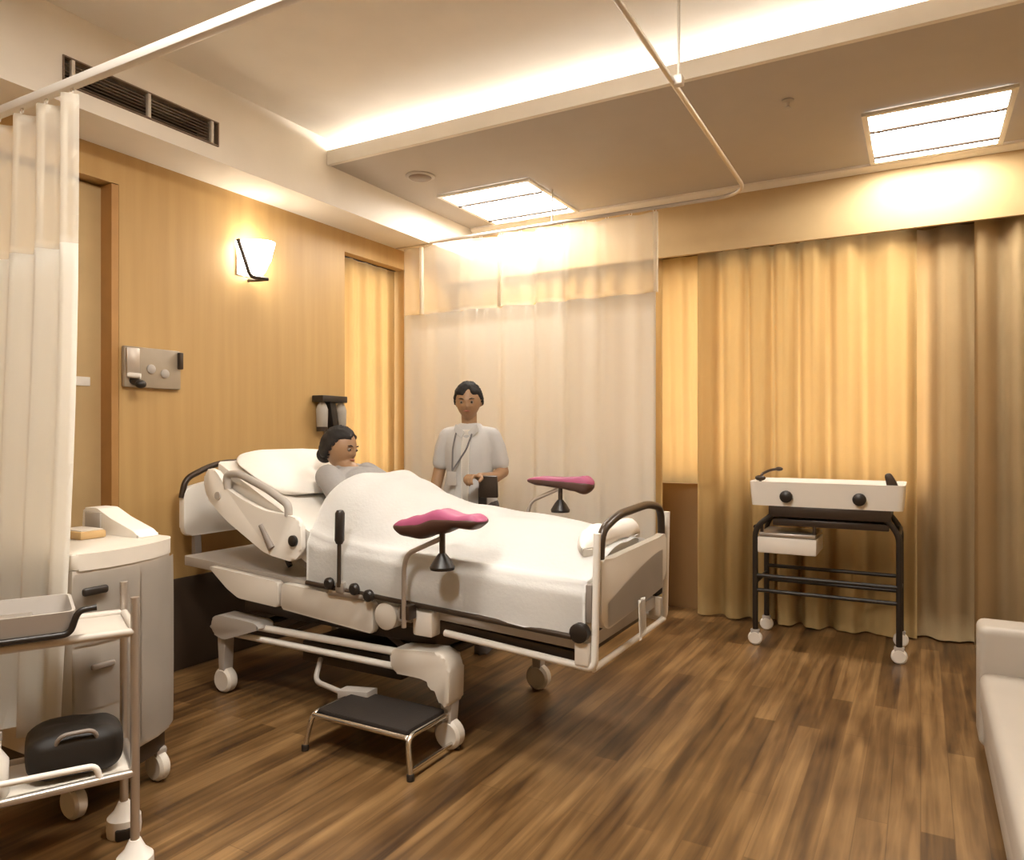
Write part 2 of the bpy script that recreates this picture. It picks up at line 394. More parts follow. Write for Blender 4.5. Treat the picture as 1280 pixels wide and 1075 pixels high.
# small ceiling fittings
bm = B(); lathe(bm, [(.085, -.006), (.095, 0), (.095, .004)], (-2.834, 3.85, 2.955), 28)
s = solo('ceiling_speaker', bm, M['soffit'], 'round flush speaker grille in the soffit beside the glowing ceiling light', 'speaker', (-2.834, 3.85, 2.955))
bm = B(); lathe(bm, [(.07, -.003), (.075, .001)], (-2.834, 3.85, 2.948), 28); obj('speaker_mesh', bm, M['grille'], s)
bm = B(); lathe(bm, [(.012, -.045), (.02, -.043), (.006, -.03), (.008, -.012), (.03, -.006), (.03, 0)], (-.58, 3.865, 2.96), 16)
solo('sprinkler_head', bm, M['grey'], 'small sprinkler head hanging from the soffit between the two ceiling lights', 'sprinkler', (-.58, 3.865, 2.96))

# wall sconce
t = thing('wall_sconce', 'glowing white glass wall sconce with a dark metal bracket on the tan wall', 'lamp', (-3.55, 3.08, 2.2))
bm = B()
prof = [(.03, 2.235), (.062, 2.255), (.082, 2.32), (.098, 2.43)]
def sc(u, v):
    a = -PI/2+PI*u; r = interp(v, [(0, .045), (.2, .07), (.6, .092), (1, .105)]); z = lerp(2.232, 2.43, v)
    return Vector((-3.535+r*1.75*math.cos(a), 3.08+r*math.sin(a), z))
surf(bm, sc, 20, 8, .004); obj('glass_shade', bm, M['sconce'], t)
bm = B(); box(bm, (-3.55, 2.99, 2.235), (-3.538, 3.17, 2.40), .003); obj('wall_plate', bm, M['wmetal'], t)
bm = B(); tube(bm, rnd([(-3.49, 2.955, 2.43), (-3.46, 2.985, 2.30), (-3.45, 3.01, 2.215), (-3.40, 3.10, 2.212)], .03), .011, 10)
tube(bm, rnd([(-3.545, 3.08, 2.215), (-3.46, 3.08, 2.21), (-3.40, 3.10, 2.212)], .02), .010, 10); obj('bracket', bm, M['dark'], t)

# grey service panel on the left wall
t = thing('service_panel', 'grey metal service panel with dark outlets on the tan wall', 'panel', (-3.55, 2.4, 1.52))
bm = B(); box(bm, (-3.55, 2.275, 1.53), (-3.52, 2.60, 1.74), .008); obj('panel_box', bm, M['plate'], t)
bm = B(); box(bm, (-3.52, 2.28, 1.60), (-3.505, 2.35, 1.73), .004); obj('cover_plate', bm, M['steel'], t)
bm = B(); box(bm, (-3.52, 2.575, 1.64), (-3.495, 2.598, 1.73), .004); obj('socket', bm, M['dark'], t)
bm = B(); tube(bm, [(-3.52, 2.32, 1.565), (-3.46, 2.32, 1.545)], .02, 14); ball(bm, (-3.455, 2.32, 1.543), (.024, .028, .022)); obj('knob', bm, M['black'], t)
bm = B(); tube(bm, [(-3.515, 2.29, 1.59), (-3.47, 2.33, 1.585)], .014); obj('valve', bm, M['white'], t)
for y, z in ((2.42, 1.63), (2.5, 1.61)):
    bm = B(); lathe(bm, [(.024, 0), (.024, .008), (.016, .014)], (-3.52, y, z), 18, (1, 0, 0)); obj('gas_outlet', bm, M['grey'], t)

# suction unit on the wall behind the patient
t = thing('suction_unit', 'dark wall suction unit with clear jars behind the patient', 'medical device', (-3.55, 3.73, 1.2))
bm = B(); box(bm, (-3.55, 3.61, 1.50), (-3.45, 3.85, 1.545), .006); obj('rail_bar', bm, M['black'], t)
bm = B(); prism(bm, [(3.70, 1.50), (3.755, 1.50), (3.80, 1.30), (3.74, 1.30)], -3.53, -3.47, 'x', .005); obj('manifold', bm, M['black'], t)
for y in (3.655, 3.835):
    bm = B(); lathe(bm, [(.025, -.19), (.036, -.175), (.04, -.05), (.03, -.02), (.018, 0)], (-3.50, y, 1.50), 20); j = obj('jar', bm, M['clear'], t)
    bm = B(); lathe(bm, [(.037, 0), (.037, .03)], (-3.50, y, 1.305), 20); obj('jar_base', bm, M['dark'], j)
bm = B(); tube(bm, [(-3.54, 3.73, 1.52), (-3.54, 3.73, 1.2)], .012); obj('hose', bm, M['grey'], t)

# ================================================================ drapes and privacy curtains
def fold_fn(seed, spacing):
    rg = random.Random(seed); ph = [rg.uniform(0, 6.28) for _ in range(4)]
    def f(s, v):
        w = s+.035*math.sin(s*5.1+ph[0])+.03*math.sin(s*2.3+ph[1]+v*.5)
        k = 2*PI/spacing
        a = math.sin(k*w+ph[2]+.55*math.sin(k*w+ph[0])); a = math.copysign(abs(a)**.8, a)
        return a*(.75+.35*math.sin(s*3.7+ph[3]))+.16*math.sin(k*2.13*w+ph[3]+v*.8)
    return f
def curtain_bm(p0, p1, z0, z1, amp, spacing, seed, top_pin=True, thick=.0025, hem=None, nper=12):
    p0, p1 = Vector((*p0, 0)), Vector((*p1, 0)); Ln = (p1-p0).length; d = (p1-p0)/Ln; n = Vector((-d.y, d.x, 0))
    f = fold_fn(seed, spacing); nu = max(8, int(Ln/spacing*nper)); bm = B()
    def fn(u, v):
        z = lerp(z0, z1, v); k = 1.0 if not top_pin else lerp(1.0, .75, sstep(.8, 1, v))
        s = u*Ln
        zz = z+(hem(u) if hem and v == 0 else 0)
        return p0+d*s+n*amp*k*f(s, v)+Vector((0, 0, zz))
    surf(bm, fn, nu, 14, thick); return bm
def drape(name, *a, m='drape', label='', group='gold window drapes', **k):
    bm = curtain_bm(*a, **k); c = Vector(((a[0][0]+a[1][0])/2, (a[0][1]+a[1][1])/2, a[2]))
    return solo(name, bm, M[m], label, 'curtain', c, group, smooth=180)
drape('window_drape', (-3.42, 5.20), (-1.64, 5.20), .03, 2.575, .035, .17, 3, label='gold window drape seen behind the cream bed curtain')
drape('window_drape', (-1.75, 5.262), (-1.30, 5.262), .93, 2.575, .03, .15, 8, label='short gold drape ending at the sill above brown standing for unlit drape')
drape('window_drape', (-1.385, 5.205), (-.02, 5.205), .012, 2.575, .064, .205, 5, label='wide gold drape glowing in daylight behind the wheeled crib')
drape('window_drape', (-.075, 5.27), (.33, 5.27), .012, 2.575, .06, .21, 11, m='drape2', label='tan drape hanging to the floor just beside the crib')
drape('window_drape', (.28, 5.20), (1.2, 5.20), .012, 2.575, .065, .27, 17, m='drape2', label='tan drape with broad folds behind the pale sofa')
drape('window_drape', (-3.65, 3.94), (-3.65, 4.60), .03, 2.57, .04, .16, 21, label='narrow gold drape in the left wall recess behind the patient')
for (x0, y0, x1, y1, lb) in ((-3.5, 5.215, 1.2, 5.215, 'dark drape track under the long pelmet'), (-3.645, 3.94, -3.645, 4.61, 'dark drape track in the left wall recess')):
    bm = B(); dz = 2.575
    if x0 != x1: box(bm, (x0, y0-.02, 2.58), (x1, y0+.02, 2.60))
    else: box(bm, (x0-.012, y0, 2.571), (x0+.012, y1, 2.575))
    solo('drape_track', bm, M['dark'], lb, 'curtain rail', ((x0+x1)/2, (y0+y1)/2, 2.58), 'drape tracks')

# privacy curtain along the far side of the bed, mesh above, cloth below
t = thing('bed_curtain', 'cream privacy curtain with mesh top hanging behind the nurse', 'curtain', (-2.5, 4.5, .33))
args = ((-3.46, 4.5), (-1.465, 4.5))
bm = curtain_bm(*args, .335, 2.19, .035, .27, 31, top_pin=False, nper=14); obj('cloth', bm, M['sheer'], t, 180)
bm = curtain_bm(*args, 2.19, 2.70, .035, .27, 31, top_pin=False, nper=14); obj('mesh_header', bm, M['mesh'], t, 180)
for x in (-1.468, -2.613, -3.30):
    bm = B(); box(bm, (x-.012, 4.485, 2.19), (x+.012, 4.515, 2.70), .003); obj('seam_band', bm, M['cream_cloth'], t)
for i in range(13):
    x = -3.42+i*.162
    bm = B(); tube(bm, [Vector((x+.010*math.cos(a), 4.5, 2.708+.010*math.sin(a))) for a in [k*PI/4 for k in range(8)]], .0025, 6, True); obj('hook', bm, M['wmetal'], t)
t = thing('bed_curtain_rail', 'dark curtain rail bending from the bed curtain towards the main ceiling', 'curtain rail', (-.86, 3.0, 2.72))
bm = B(); tube(bm, rnd([(-3.54, 4.5, 2.725), (-.90, 4.5, 2.725), (-.86, 1.2, 2.725)], .22, 10), .012, 12); obj('rail', bm, M['steel'], t)
bm = B(); tube(bm, [(-.857, 2.92, 2.73), (-.857, 2.92, 3.12)], .006, 10); lathe(bm, [(.03, -.012), (.03, 0)], (-.857, 2.92, 3.12), 16); obj('hanger_rod', bm, M['cream'], t)
bm = B(); tube(bm, [(-2.2, 4.5, 2.73), (-2.2, 4.5, 2.96)], .006, 10); obj('hanger_rod', bm, M['cream'], t)
bm = B(); tube(bm, [(-.86, 1.3, 2.73), (-.86, 1.3, 3.12)], .006, 10); obj('hanger_rod', bm, M['cream'], t)
bm = B(); box(bm, (-.875, 2.90, 2.705), (-.839, 2.94, 2.745), .005); obj('clamp', bm, M['cream'], t)

# near privacy curtain and its white rail
t = thing('door_curtain', 'ivory privacy curtain gathered at the left beside the door', 'curtain', (-2.75, 1.335, .3))
def near_bm(z0, z1):
    bm = B(); f = fold_fn(41, .16)
    def fn(u, v):
        z = lerp(z0, z1, v); right = lerp(-2.415, -2.315, (z-.3)/2.05); x = lerp(-3.25, right, u); s = u*.92
        return Vector((x, 1.335+.024*f(s, 0)+.012*math.sin(z*2+u*5), z))
    surf(bm, fn, 80, 16, .0025); return bm
obj('cloth', near_bm(.3, 1.90), M['sheer_left'], t, 180)
obj('mesh_header', near_bm(1.90, 2.365), M['mesh'], t, 180)
for i in range(7):
    x = -3.2+i*.144; bm = B(); tube(bm, [Vector((x+.009*math.cos(a), 1.335, 2.374+.009*math.sin(a))) for a in [k*PI/4 for k in range(8)]], .0025, 6, True); obj('hook', bm, M['wmetal'], t)
t = thing('door_curtain_rail', 'white curtain rail crossing the upper left in front of the vent', 'curtain rail', (-2, 1.335, 2.4))
bm = B(); box(bm, (-3.55, 1.32, 2.383), (-.4, 1.35, 2.413), .006); obj('rail', bm, M['wmetal'], t)
bm = B(); tube(bm, [(-.7, 1.335, 2.41), (-.7, 1.335, 3.12)], .006); obj('hanger_rod', bm, M['cream'], t)

# ================================================================ delivery bed
bed = thing('hospital_bed', 'white adjustable delivery bed with raised back standing against the tan wall', 'bed', (-2.3, 2.9, 0))
YN, YF = 2.48, 3.32     # near and far side of the bed
def zdeck(x): return lerp(.655, .535, (x+3.38)/2.3)     # deck slopes gently towards the foot
# deck
bm = B(); prism(bm, [(-3.36, zdeck(-3.36)), (-1.08, zdeck(-1.08)), (-1.08, zdeck(-1.08)-.05), (-3.36, zdeck(-3.36)-.05)], YN+.02, YF-.02, 'y', .006); obj('deck', bm, M['grey'], bed)
for y0, y1 in ((YN-.025, YN+.015), (YF-.015, YF+.025)):
    bm = B(); prism(bm, rpoly([(-3.12, .628), (-2.63, .597), (-2.625, .477), (-2.90, .492), (-2.98, .53)], .02), y0, y1, 'y', .008); obj('side_panel', bm, M['cream'], bed)
    bm = B(); prism(bm, rpoly([(-2.605, .595), (-2.06, .565), (-2.06, .43), (-2.61, .474)], .015), y0, y1, 'y', .008); obj('side_panel', bm, M['cream'], bed)
# headboard: end panel with arched dark tube above
hb = B(); prism(hb, rpoly([(2.53, .745), (3.27, .745), (3.27, 1.0), (3.1, 1.035), (2.7, 1.035), (2.53, 1.0)], .05), -3.44, -3.40, 'x', .01); hbo = obj('headboard', hb, M['white'], bed)
bm = B(); tube(bm, rnd([(-3.42, 2.53, .95), (-3.42, 2.55, 1.05), (-3.42, 2.75, 1.13), (-3.42, 3.05, 1.13), (-3.42, 3.25, 1.05), (-3.42, 3.27, .95)], .1), .016); obj('top_rail', bm, M['dark'], hbo)
for y in (2.62, 3.18):
    bm = B(); prism(bm, [(-3.435, .58), (-3.33, .58), (-3.33, .615), (-3.405, .615), (-3.405, .76), (-3.435, .76)], y-.02, y+.02, 'y', .004); obj('headboard_post', bm, M['midgrey'], bed)
# raised backrest frame
SL = math.atan2(.37, .75); sd = Vector((-math.cos(SL), 0, math.sin(SL))); sn = Vector((math.sin(SL), 0, math.cos(SL)))
hinge = Vector((-2.42, 0, .62))
def bk(s, n): p = hinge+sd*s+sn*n; return (p.x, p.z)
bm = B(); prism(bm, [bk(0, 0), bk(.86, 0), bk(.86, .03), bk(0, .03)], YN+.03, YF-.03, 'y', .005); obj('backrest_frame', bm, M['midgrey'], bed)
for y in (2.65, 3.15):
    bm = B(); tube(bm, [(-2.75, y, .63), (bk(.55, 0)[0], y, bk(.55, 0)[1])], .014); obj('backrest_strut', bm, M['dark'], bed)
# side rails of the backrest
def side_rail(y0, y1):
    bm = B(); prism(bm, rpoly([(-3.13, 1.105), (-3.075, 1.125), (-3.02, 1.085), (-2.985, 1.03), (-2.86, .975), (-2.72, .93), (-2.55, .915), (-2.475, .90), (-2.47, .745), (-2.52, .70), (-2.70, .725), (-2.98, .87), (-3.14, .99)], .05, 5), y0, y1, 'y', .012)
    r = obj('side_rail', bm, M['white'], bed)
    ym = (y0+y1)/2; o_ = -1 if y0 < 2.9 else 1
    bm = B(); tube(bm, rnd([(-2.975, ym, 1.02), (-2.99, ym, 1.09), (-2.90, ym, 1.098), (-2.70, ym, 1.03), (-2.565, ym, .962), (-2.565, ym, .91)], .06), .019); obj('grip', bm, M['grey'], r)
    bm = B(); yy = y0 if o_ < 0 else y1
    tube(bm, [(-2.73, yy, .86), (-2.655, yy, .755)], [.012, .02]); obj('slot', bm, M['midgrey'], r)
    bm = B(); lathe(bm, [(.026, -.01), (.026, .012), (.018, .018)], (-2.515, yy, .80), 18, (0, o_, 0)); obj('knob', bm, M['black'], r)
    bm = B(); lathe(bm, [(.02, -.005), (.02, .006)], (-3.03, yy, .985), 16, (0, o_, 0)); obj('pivot', bm, M['grey'], r)
side_rail(2.445, 2.475); side_rail(3.325, 3.355)
# footboard
fb = B(); prism(fb, rpoly([(2.50, .83), (2.62, .82), (3.18, .83), (3.28, .84), (3.28, .64), (3.1, .59), (2.85, .575), (2.56, .56), (2.50, .60)], .03), -1.055, -1.02, 'x', .008); fbo = obj('footboard', fb, M['cream'], bed)
bm = B(); tube(bm, rnd([(-1.04, 2.53, .80), (-1.04, 2.54, .93), (-1.04, 2.72, .975), (-1.04, 3.08, .985), (-1.04, 3.26, .955), (-1.04, 3.27, .80)], .07), .017); obj('handle_rail', bm, M['dark'], fbo)
bm = B(); surf(bm, lambda u, v: Vector((-1.018+.006*math.sin(u*PI), lerp(2.56, 3.22, u), lerp(.57+.03*u, lerp(.66, .77, math.sin(u*PI/2)), v))), 16, 6, .004); obj('lower_panel', bm, M['cab'], fbo)
# foot section: white tubes and bumpers
for y in (YN, YF):
    bm = B(); tube(bm, rnd([(-1.70, y, .478), (-1.04, y, .432), (-1.03, y, .93)], .035), .014); obj('foot_tube', bm, M['wmetal'], bed)
    s_ = -1 if y < 2.9 else 1
    bm = B(); lathe(bm, [(.026, -.022), (.036, -.016), (.036, .016), (.026, .022)], (-1.09, y+s_*.02, .565), 20, (0, 1, 0)); obj('bumper', bm, M['black'], bed)
    bm = B(); box(bm, (-1.115, y-.02, .44), (-1.055, y+.02, .53), .01); obj('corner_bracket', bm, M['white'], bed)
bm = B(); box(bm, (-1.075, 2.475, .60), (-1.05, 2.51, .74), .005); obj('latch', bm, M['midgrey'], bed)
bm = B(); tube(bm, [(-1.045, YN, .432), (-1.045, YF, .432)], .012); obj('foot_crossbar', bm, M['wmetal'], bed)
bm = B(); prism(bm, [(-1.98, .53), (-1.12, .475), (-1.12, .44), (-1.98, .47)], YN+.03, YF-.03, 'y', .005); obj('lower_frame', bm, M['dark'], bed)
# side mechanism: drum, block, clamp, control lever
bm = B(); lathe(bm, [(.04, 0), (.058, .01), (.058, .10), (.045, .11)], (-1.99, 2.445, .515), 24, (0, 1, 0)); obj('motor_drum', bm, M['cream'], bed)
bm = B(); box(bm, (-1.845, 2.45, .455), (-1.745, 2.52, .56), .012); obj('motor_block', bm, M['white'], bed)
bm = B(); box(bm, (-1.93, 2.46, .50), (-1.855, 2.53, .565), .008); obj('motor_block', bm, M['grey'], bed)
bm = B(); box(bm, (-2.30, 2.438, .575), (-2.10, 2.475, .60), .006); box(bm, (-2.255, 2.43, .59), (-2.205, 2.47, .64), .01); obj('lever_clamp', bm, M['steel'], bed)
for x, z in ((-2.285, .63), (-2.14, .62), (-2.06, .60)):
    bm = B(); lathe(bm, [(.018, 0), (.026, .008), (.026, .022), (.015, .03)], (x, 2.415, z), 16, (0, 1, 0)); obj('clamp_knob', bm, M['black'], bed)
bm = B(); tube(bm, [(-2.228, 2.43, .62), (-2.226, 2.43, .83)], .009); lv = obj('control_lever', bm, M['dark'], bed)
bm = B(); tube(bm, [(-2.226, 2.43, .81), (-2.225, 2.43, .825), (-2.222, 2.43, .945), (-2.222, 2.43, .957)], [.014, .021, .021, .014], 14); obj('lever_grip', bm, M['black'], lv)
# accessory rail
bm = B(); tube(bm, rnd([(-2.44, 2.45, .615), (-1.12, 2.45, .548)], .01), .011); obj('accessory_rail', bm, M['dark'], bed)
# lift legs
for y in (2.62, 3.18):
    bm = B(); prism(bm, [(-2.75, .33), (-2.68, .33), (-2.18, .56), (-2.26, .56)], y-.02, y+.02, 'y', .004); obj('lift_arm', bm, M['dark'], bed)
    bm = B(); prism(bm, [(-1.98, .33), (-1.91, .33), (-2.33, .56), (-2.40, .56)], y-.045, y-.022, 'y', .004); obj('lift_arm', bm, M['dark'], bed)
bm = B(); lathe(bm, [(.09, .22), (.09, .40), (.065, .40), (.065, .57)], (-2.3, 2.9, 0), 24); obj('lift_column', bm, M['dark'], bed)
bm = B(); prism(bm, [(-2.98, .40), (-1.80, .385), (-1.80, .50), (-2.98, .575)], 2.56, 3.24, 'y', .01); obj('underbed_shade', bm, M['dark'], bed)  # added dark box filling in the shade under the deck
# chassis
for y in (2.50, 3.30):
    bm = B(); tube(bm, [(-3.0, y, .352), (-1.9, y, .356)], .017); tube(bm, [(-3.0, y, .297), (-1.9, y, .292)], .015); obj('base_rail', bm, M['wmetal'], bed)
    w = 1 if y < 2.9 else -1
    bm = B(); prism(bm, rpoly([(-3.10, .36), (-3.05, .395), (-2.78, .385), (-2.74, .36), (-3.0, .275), (-3.09, .30)], .03), y-.05, y+.05, 'y', .015); obj('base_cover', bm, M['grey'], bed)
    bm = B(); prism(bm, rpoly([(-1.96, .385), (-1.70, .405), (-1.655, .36), (-1.66, .19), (-1.70, .185), (-1.74, .27), (-1.80, .285), (-1.95, .285)], .03), y-.055, y+.055, 'y', .015); obj('base_cover', bm, M['cream'], bed)
bm = B()
for x in (-2.95, -1.85): tube(bm, [(x, 2.5, .32), (x, 3.3, .32)], .02)
box(bm, (-2.6, 2.58, .20), (-2.0, 3.22, .30), .01); obj('base_crossframe', bm, M['dark'], bed)
bm = B(); tube(bm, rnd([(-2.45, 2.55, .24), (-2.40, 2.46, .17), (-2.18, 2.44, .15)], .04), .012); prism(bm, [(-2.23, .13), (-2.06, .16), (-2.06, .19), (-2.23, .17)], 2.42, 2.49, 'y', .006); obj('brake_pedal', bm, M['grey'], bed)
def caster(px, py, root, r, zt, m='cream', w=.03):
    bm = B(); prism(bm, rpoly([(px-.028, zt), (px+.028, zt), (px+.015, r), (px-.015, r)], .008), py-w*.9, py+w*.9, 'y', .004); f = obj('caster', bm, M['grey'], root)
    bm = B(); lathe(bm, [(r*.4, -w*.95), (r*.8, -w), (r, -w*.6), (r, w*.6), (r*.8, w), (r*.4, w*.95)], (px, py, r), 22, (0, 1, 0)); obj('wheel', bm, M[m], f)
for x, y in ((-3.04, 2.5), (-1.69, 2.5), (-3.04, 3.3), (-1.69, 3.3)): caster(x, y, bed, .062, .29 if x < -2 else .2, 'cream')

# mattress follows the deck and the raised back
def mt(x):
    if x > -2.34: return lerp(.80, .735, (x+2.34)/1.24)
    if x < -2.46: p = .835+(-2.46-x)*math.tan(SL); return p
    t = (x+2.46)/.12; return .80+.035*max(0, 1-t)**1.4
top = [(x, mt(x)) for x in [-3.10+i*.04 for i in range(51)]]+[(-1.08, mt(-1.08))]
bot = [(-1.08, .555), (-2.36, zdeck(-2.36)+.012), bk(.03, .035), bk(.80, .035)]
bm = B(); prism(bm, top+bot, 2.495, 3.305, 'y', .02)
solo('mattress', bm, M['mattress'], 'white mattress with its head part raised lying on the delivery bed', 'mattress', (-2.2, 2.9, .6))

# pillow leaning on the raised back
bm = B()
vs = ball(bm, (0, 0, 0), 1, u=40, v=24)
for v_ in vs:
    c = v_.co.copy(); e = .45
    sx = math.copysign(abs(c.x)**e, c.x); sy = math.copysign(abs(c.y)**e, c.y)
    k = max(0, 1-max(abs(sx), abs(sy))**5)
    v_.co = Vector((sx*.23, sy*.36, c.z*.065*(.25+.75*k)+.008*noise.noise(Vector((sx*3, sy*3, 1)))))
    d2 = ((sx-.35)**2*2+(sy+.02)**2*3); v_.co.z -= .045*math.exp(-d2*2) if c.z > 0 else 0
    v_.co.z = max(v_.co.z, -.04); v_.co.x *= 1-.06*abs(sy)**2; v_.co.y *= 1-.06*abs(sx)**2
pc = Vector((-2.92, 2.9, mt(-2.92)))+sn*.032
bmesh.ops.transform(bm, verts=bm.verts, matrix=Matrix.Translation(pc) @ Matrix.Rotation(SL, 4, 'Y'))
solo('pillow', bm, M['pillow'], 'plump white pillow under the patient on the raised bed back', 'pillow', pc, smooth=180)

# white sheet draped over the patient and the near side of the bed
ridge_pts = [(-2.62, 1.03), (-2.50, 1.07), (-2.40, 1.105), (-2.28, 1.065), (-2.1, 1.005), (-1.87, .962), (-1.6, .925), (-1.35, .91), (-1.24, .90), (-1.10, .855)]
def sheet(u, v):
    x = lerp(-2.48, -1.072, u)
    x += (1-u)*(.02+.10*sstep(.34, .58, v))
    hem = interp(x, [(-2.48, .612), (-2.2, .60), (-1.54, .575), (-1.08, .545)])
    m_ = mt(x)+.012; rg = interp(x, ridge_pts)
    # v: 0..0.3 near hang, 0.3..0.8 top, 0.8..1 far hang
    nz = noise.noise(Vector((x*2.2, v*4.5, .3)))*.016+noise.noise(Vector((x*6, v*9, 4)))*.007
    if v < .3:
        t = v/.3; yb = 2.462-.010*math.sin(x*9+1)-.014*(1-t)*(.5+.5*math.sin(x*13))
        z = lerp(hem, m_-.005, t); y = yb+.02*sstep(.75, 1, t); y += nz*.5*(1-t)
        zz = z
    elif v < .8:
        t = (v-.3)/.5; y = lerp(2.487, 3.318, t)
        q = (y-2.92)/.41; up_ = 1-sstep(-2.35, -1.95, x); sh = max(0, 1-abs(q)**lerp(2.2, 4.0, up_))**lerp(1.15, .95, up_)
        if x > -2.0:
            leg = 1-.10*sstep(-2.0, -1.8, x)*math.exp(-((y-2.92)/.07)**2); sh *= leg
        zz = m_+(rg-m_)*sh+nz*sstep(0, .12, t)*sstep(1, .88, t)+.004
    else:
        t = (v-.8)/.2; y = 3.338+.01*math.sin(x*11); zz = lerp(m_-.005, hem+.02, t)+nz*.4
    return Vector((x, y, zz))
bm = B(); surf(bm, sheet, 90, 90, .004)
bmesh.ops.smooth_vert(bm, verts=bm.verts, factor=.4, use_axis_x=True, use_axis_y=True, use_axis_z=True)
solo('bed_sheet', bm, M['sheet'], 'white sheet covering the patient and draped over the near side of the bed', 'sheet', (-1.8, 2.9, .8), smooth=180)
# folded blanket at the foot, seen through the footboard arch
bm = B()
def blk(u, v):
    a = v*2*PI; y = lerp(2.62, 3.24, u); e = (1-abs(2*u-1)**6)*.9+.1
    return Vector((-1.155+.055*math.cos(a)*e+.01*noise.noise(Vector((u*6, v*3, 2))), y, .845+.075*math.sin(a)*e+.018*noise.noise(Vector((u*5, a, 7)))))
surf(bm, blk, 30, 20); bmesh.ops.remove_doubles(bm, verts=bm.verts, dist=.0005); bmesh.ops.holes_fill(bm, edges=[e for e in bm.edges if e.is_boundary])
solo('blanket', bm, M['mattress'], 'crumpled pale blanket rolled inside the footboard arch', 'blanket', (-1.155, 2.92, .80), smooth=180)
# cloth hanging below the footboard on its far half
bm = B(); surf(bm, lambda u, v: Vector((-.997+.005*math.sin(u*9), lerp(2.83, 2.91, u)+.015*(1-v), lerp(.45+.03*u, .62, v))), 12, 10, .004)
solo('hanging_cloth', bm, M['mattress'], 'white cloth end hanging below the footboard', 'cloth', (-.997, 2.87, .5), smooth=180)

# leg rests clamped to the bed
def leg_rest(y, dx, z, prof, label, s):
    t = thing('leg_rest', label, 'leg rest', (-1.85+dx, y, .57), 0, 'pink padded leg rests')
    cx = -1.655+dx
    def pad(low):
        bm = B()
        def fn(u, v):
            x = lerp(prof[0][0], prof[-1][0], u); a = v*2*PI
            tp = interp(x, [(p[0], p[1]) for p in prof]); bt = interp(x, [(p[0], p[2]) for p in prof])
            e = max(0, 1-abs(2*u-1)**12)**.5; w = lerp(.066, .058, u)
            mid = lerp(bt, tp, .5); ca, sa = math.cos(a), math.sin(a)
            cy = math.copysign(abs(ca)**.8, ca)*w*e
            h = (tp-mid if sa > 0 else mid-bt)*e
            zz = math.copysign(abs(sa)**.8, sa)*h
            if sa > 0: zz -= .012*math.exp(-(cy/.04)**2)*e*sa
            if low: zz = min(zz, .009)-.003; cy *= 1.03
            return Vector((x, y+cy, mid+zz))
        surf(bm, fn, 36, 30); bmesh.ops.remove_doubles(bm, verts=bm.verts, dist=.0004); return bm
    obj('pad', pad(False), M['pink'], t, 180)
    obj('pad_shell', pad(True), M['darkpink'], t, 180)
    bm = B(); tube(bm, [(cx, y, z+.02), (cx, y, z-.085)], .012); obj('pad_post', bm, M['dark'], t)
    bm = B(); lathe(bm, [(.048, 0), (.05, .012), (.03, .045), (.014, .065)], (cx, y, z-.145), 20); obj('knob', bm, M['black'], t)
    xb = -1.845+dx
    bm = B(); tube(bm, rnd([(cx, y, z-.02), (xb+.02, y+.0, z-.095), (xb, y, z-.15), (xb, y, .50)], .05), .010); obj('support_rod', bm, M['steel'], t)
    bm = B(); box(bm, (xb-.025, min(y, y+s*.055), .53), (xb+.025, max(y, y+s*.055), .59), .006); obj('rod_clamp', bm, M['dark'], t)
leg_rest(2.395, 0, .90, [(-1.875, .935, .905), (-1.82, .958, .880), (-1.75, .978, .874), (-1.65, 1.006, .900), (-1.56, .984, .928), (-1.50, .992, .925), (-1.455, .972, .945)],
         'pink padded leg rest on the near side in front of the white sheet', 1)
leg_rest(3.43, .025, 1.03, [(-1.81, 1.062, 1.036), (-1.74, 1.075, 1.022), (-1.62, 1.074, 1.012), (-1.55, 1.08, 1.0), (-1.49, 1.088, .985), (-1.445, 1.07, 1.0)],
         'pink padded leg rest beyond the bed in front of the cream curtain', -1)

# step stool
t = thing('step_stool', 'low steel step stool with black rubber top on the floor beside the bed', 'stool', (-1.93, 2.35, 0))
X0, X1, Y0, Y1, zt = -2.165, -1.69, 2.215, 2.49, .155
bm = B(); box(bm, (X0+.01, Y0+.01, zt-.012), (X1-.01, Y1-.01, zt+.012), .006); obj('top', bm, M['rubber'], t)
for x, sg in ((X0, -1), (X1, 1)):
    bm = B(); 
    tube(bm, rnd([(x+sg*.03, Y0-.02, .02), (x+sg*.004, Y0-.004, zt-.005), (x+sg*.004, Y1+.004, zt-.005), (x+sg*.03, Y1+.02, .02)], .04), .011); obj('leg_hoop', bm, M['chrome'], t)
    for y in (Y0-.02, Y1+.02):
        bm = B(); lathe(bm, [(.015, 0), (.015, .022), (.012, .026)], (x+sg*.03, y, 0), 14); obj('rubber_foot', bm, M['black'], t)
for y in (Y0-.004, Y1+.004):
    bm = B(); tube(bm, [(X0, y, zt-.008), (X1, y, zt-.008)], .010); obj('edge_tube', bm, M['chrome'], t)
bm = B(); tube(bm, [(X1+.028, Y0-.02, .035), (X1+.028, Y1+.02, .035)], .008); obj('floor_bar', bm, M['chrome'], t)

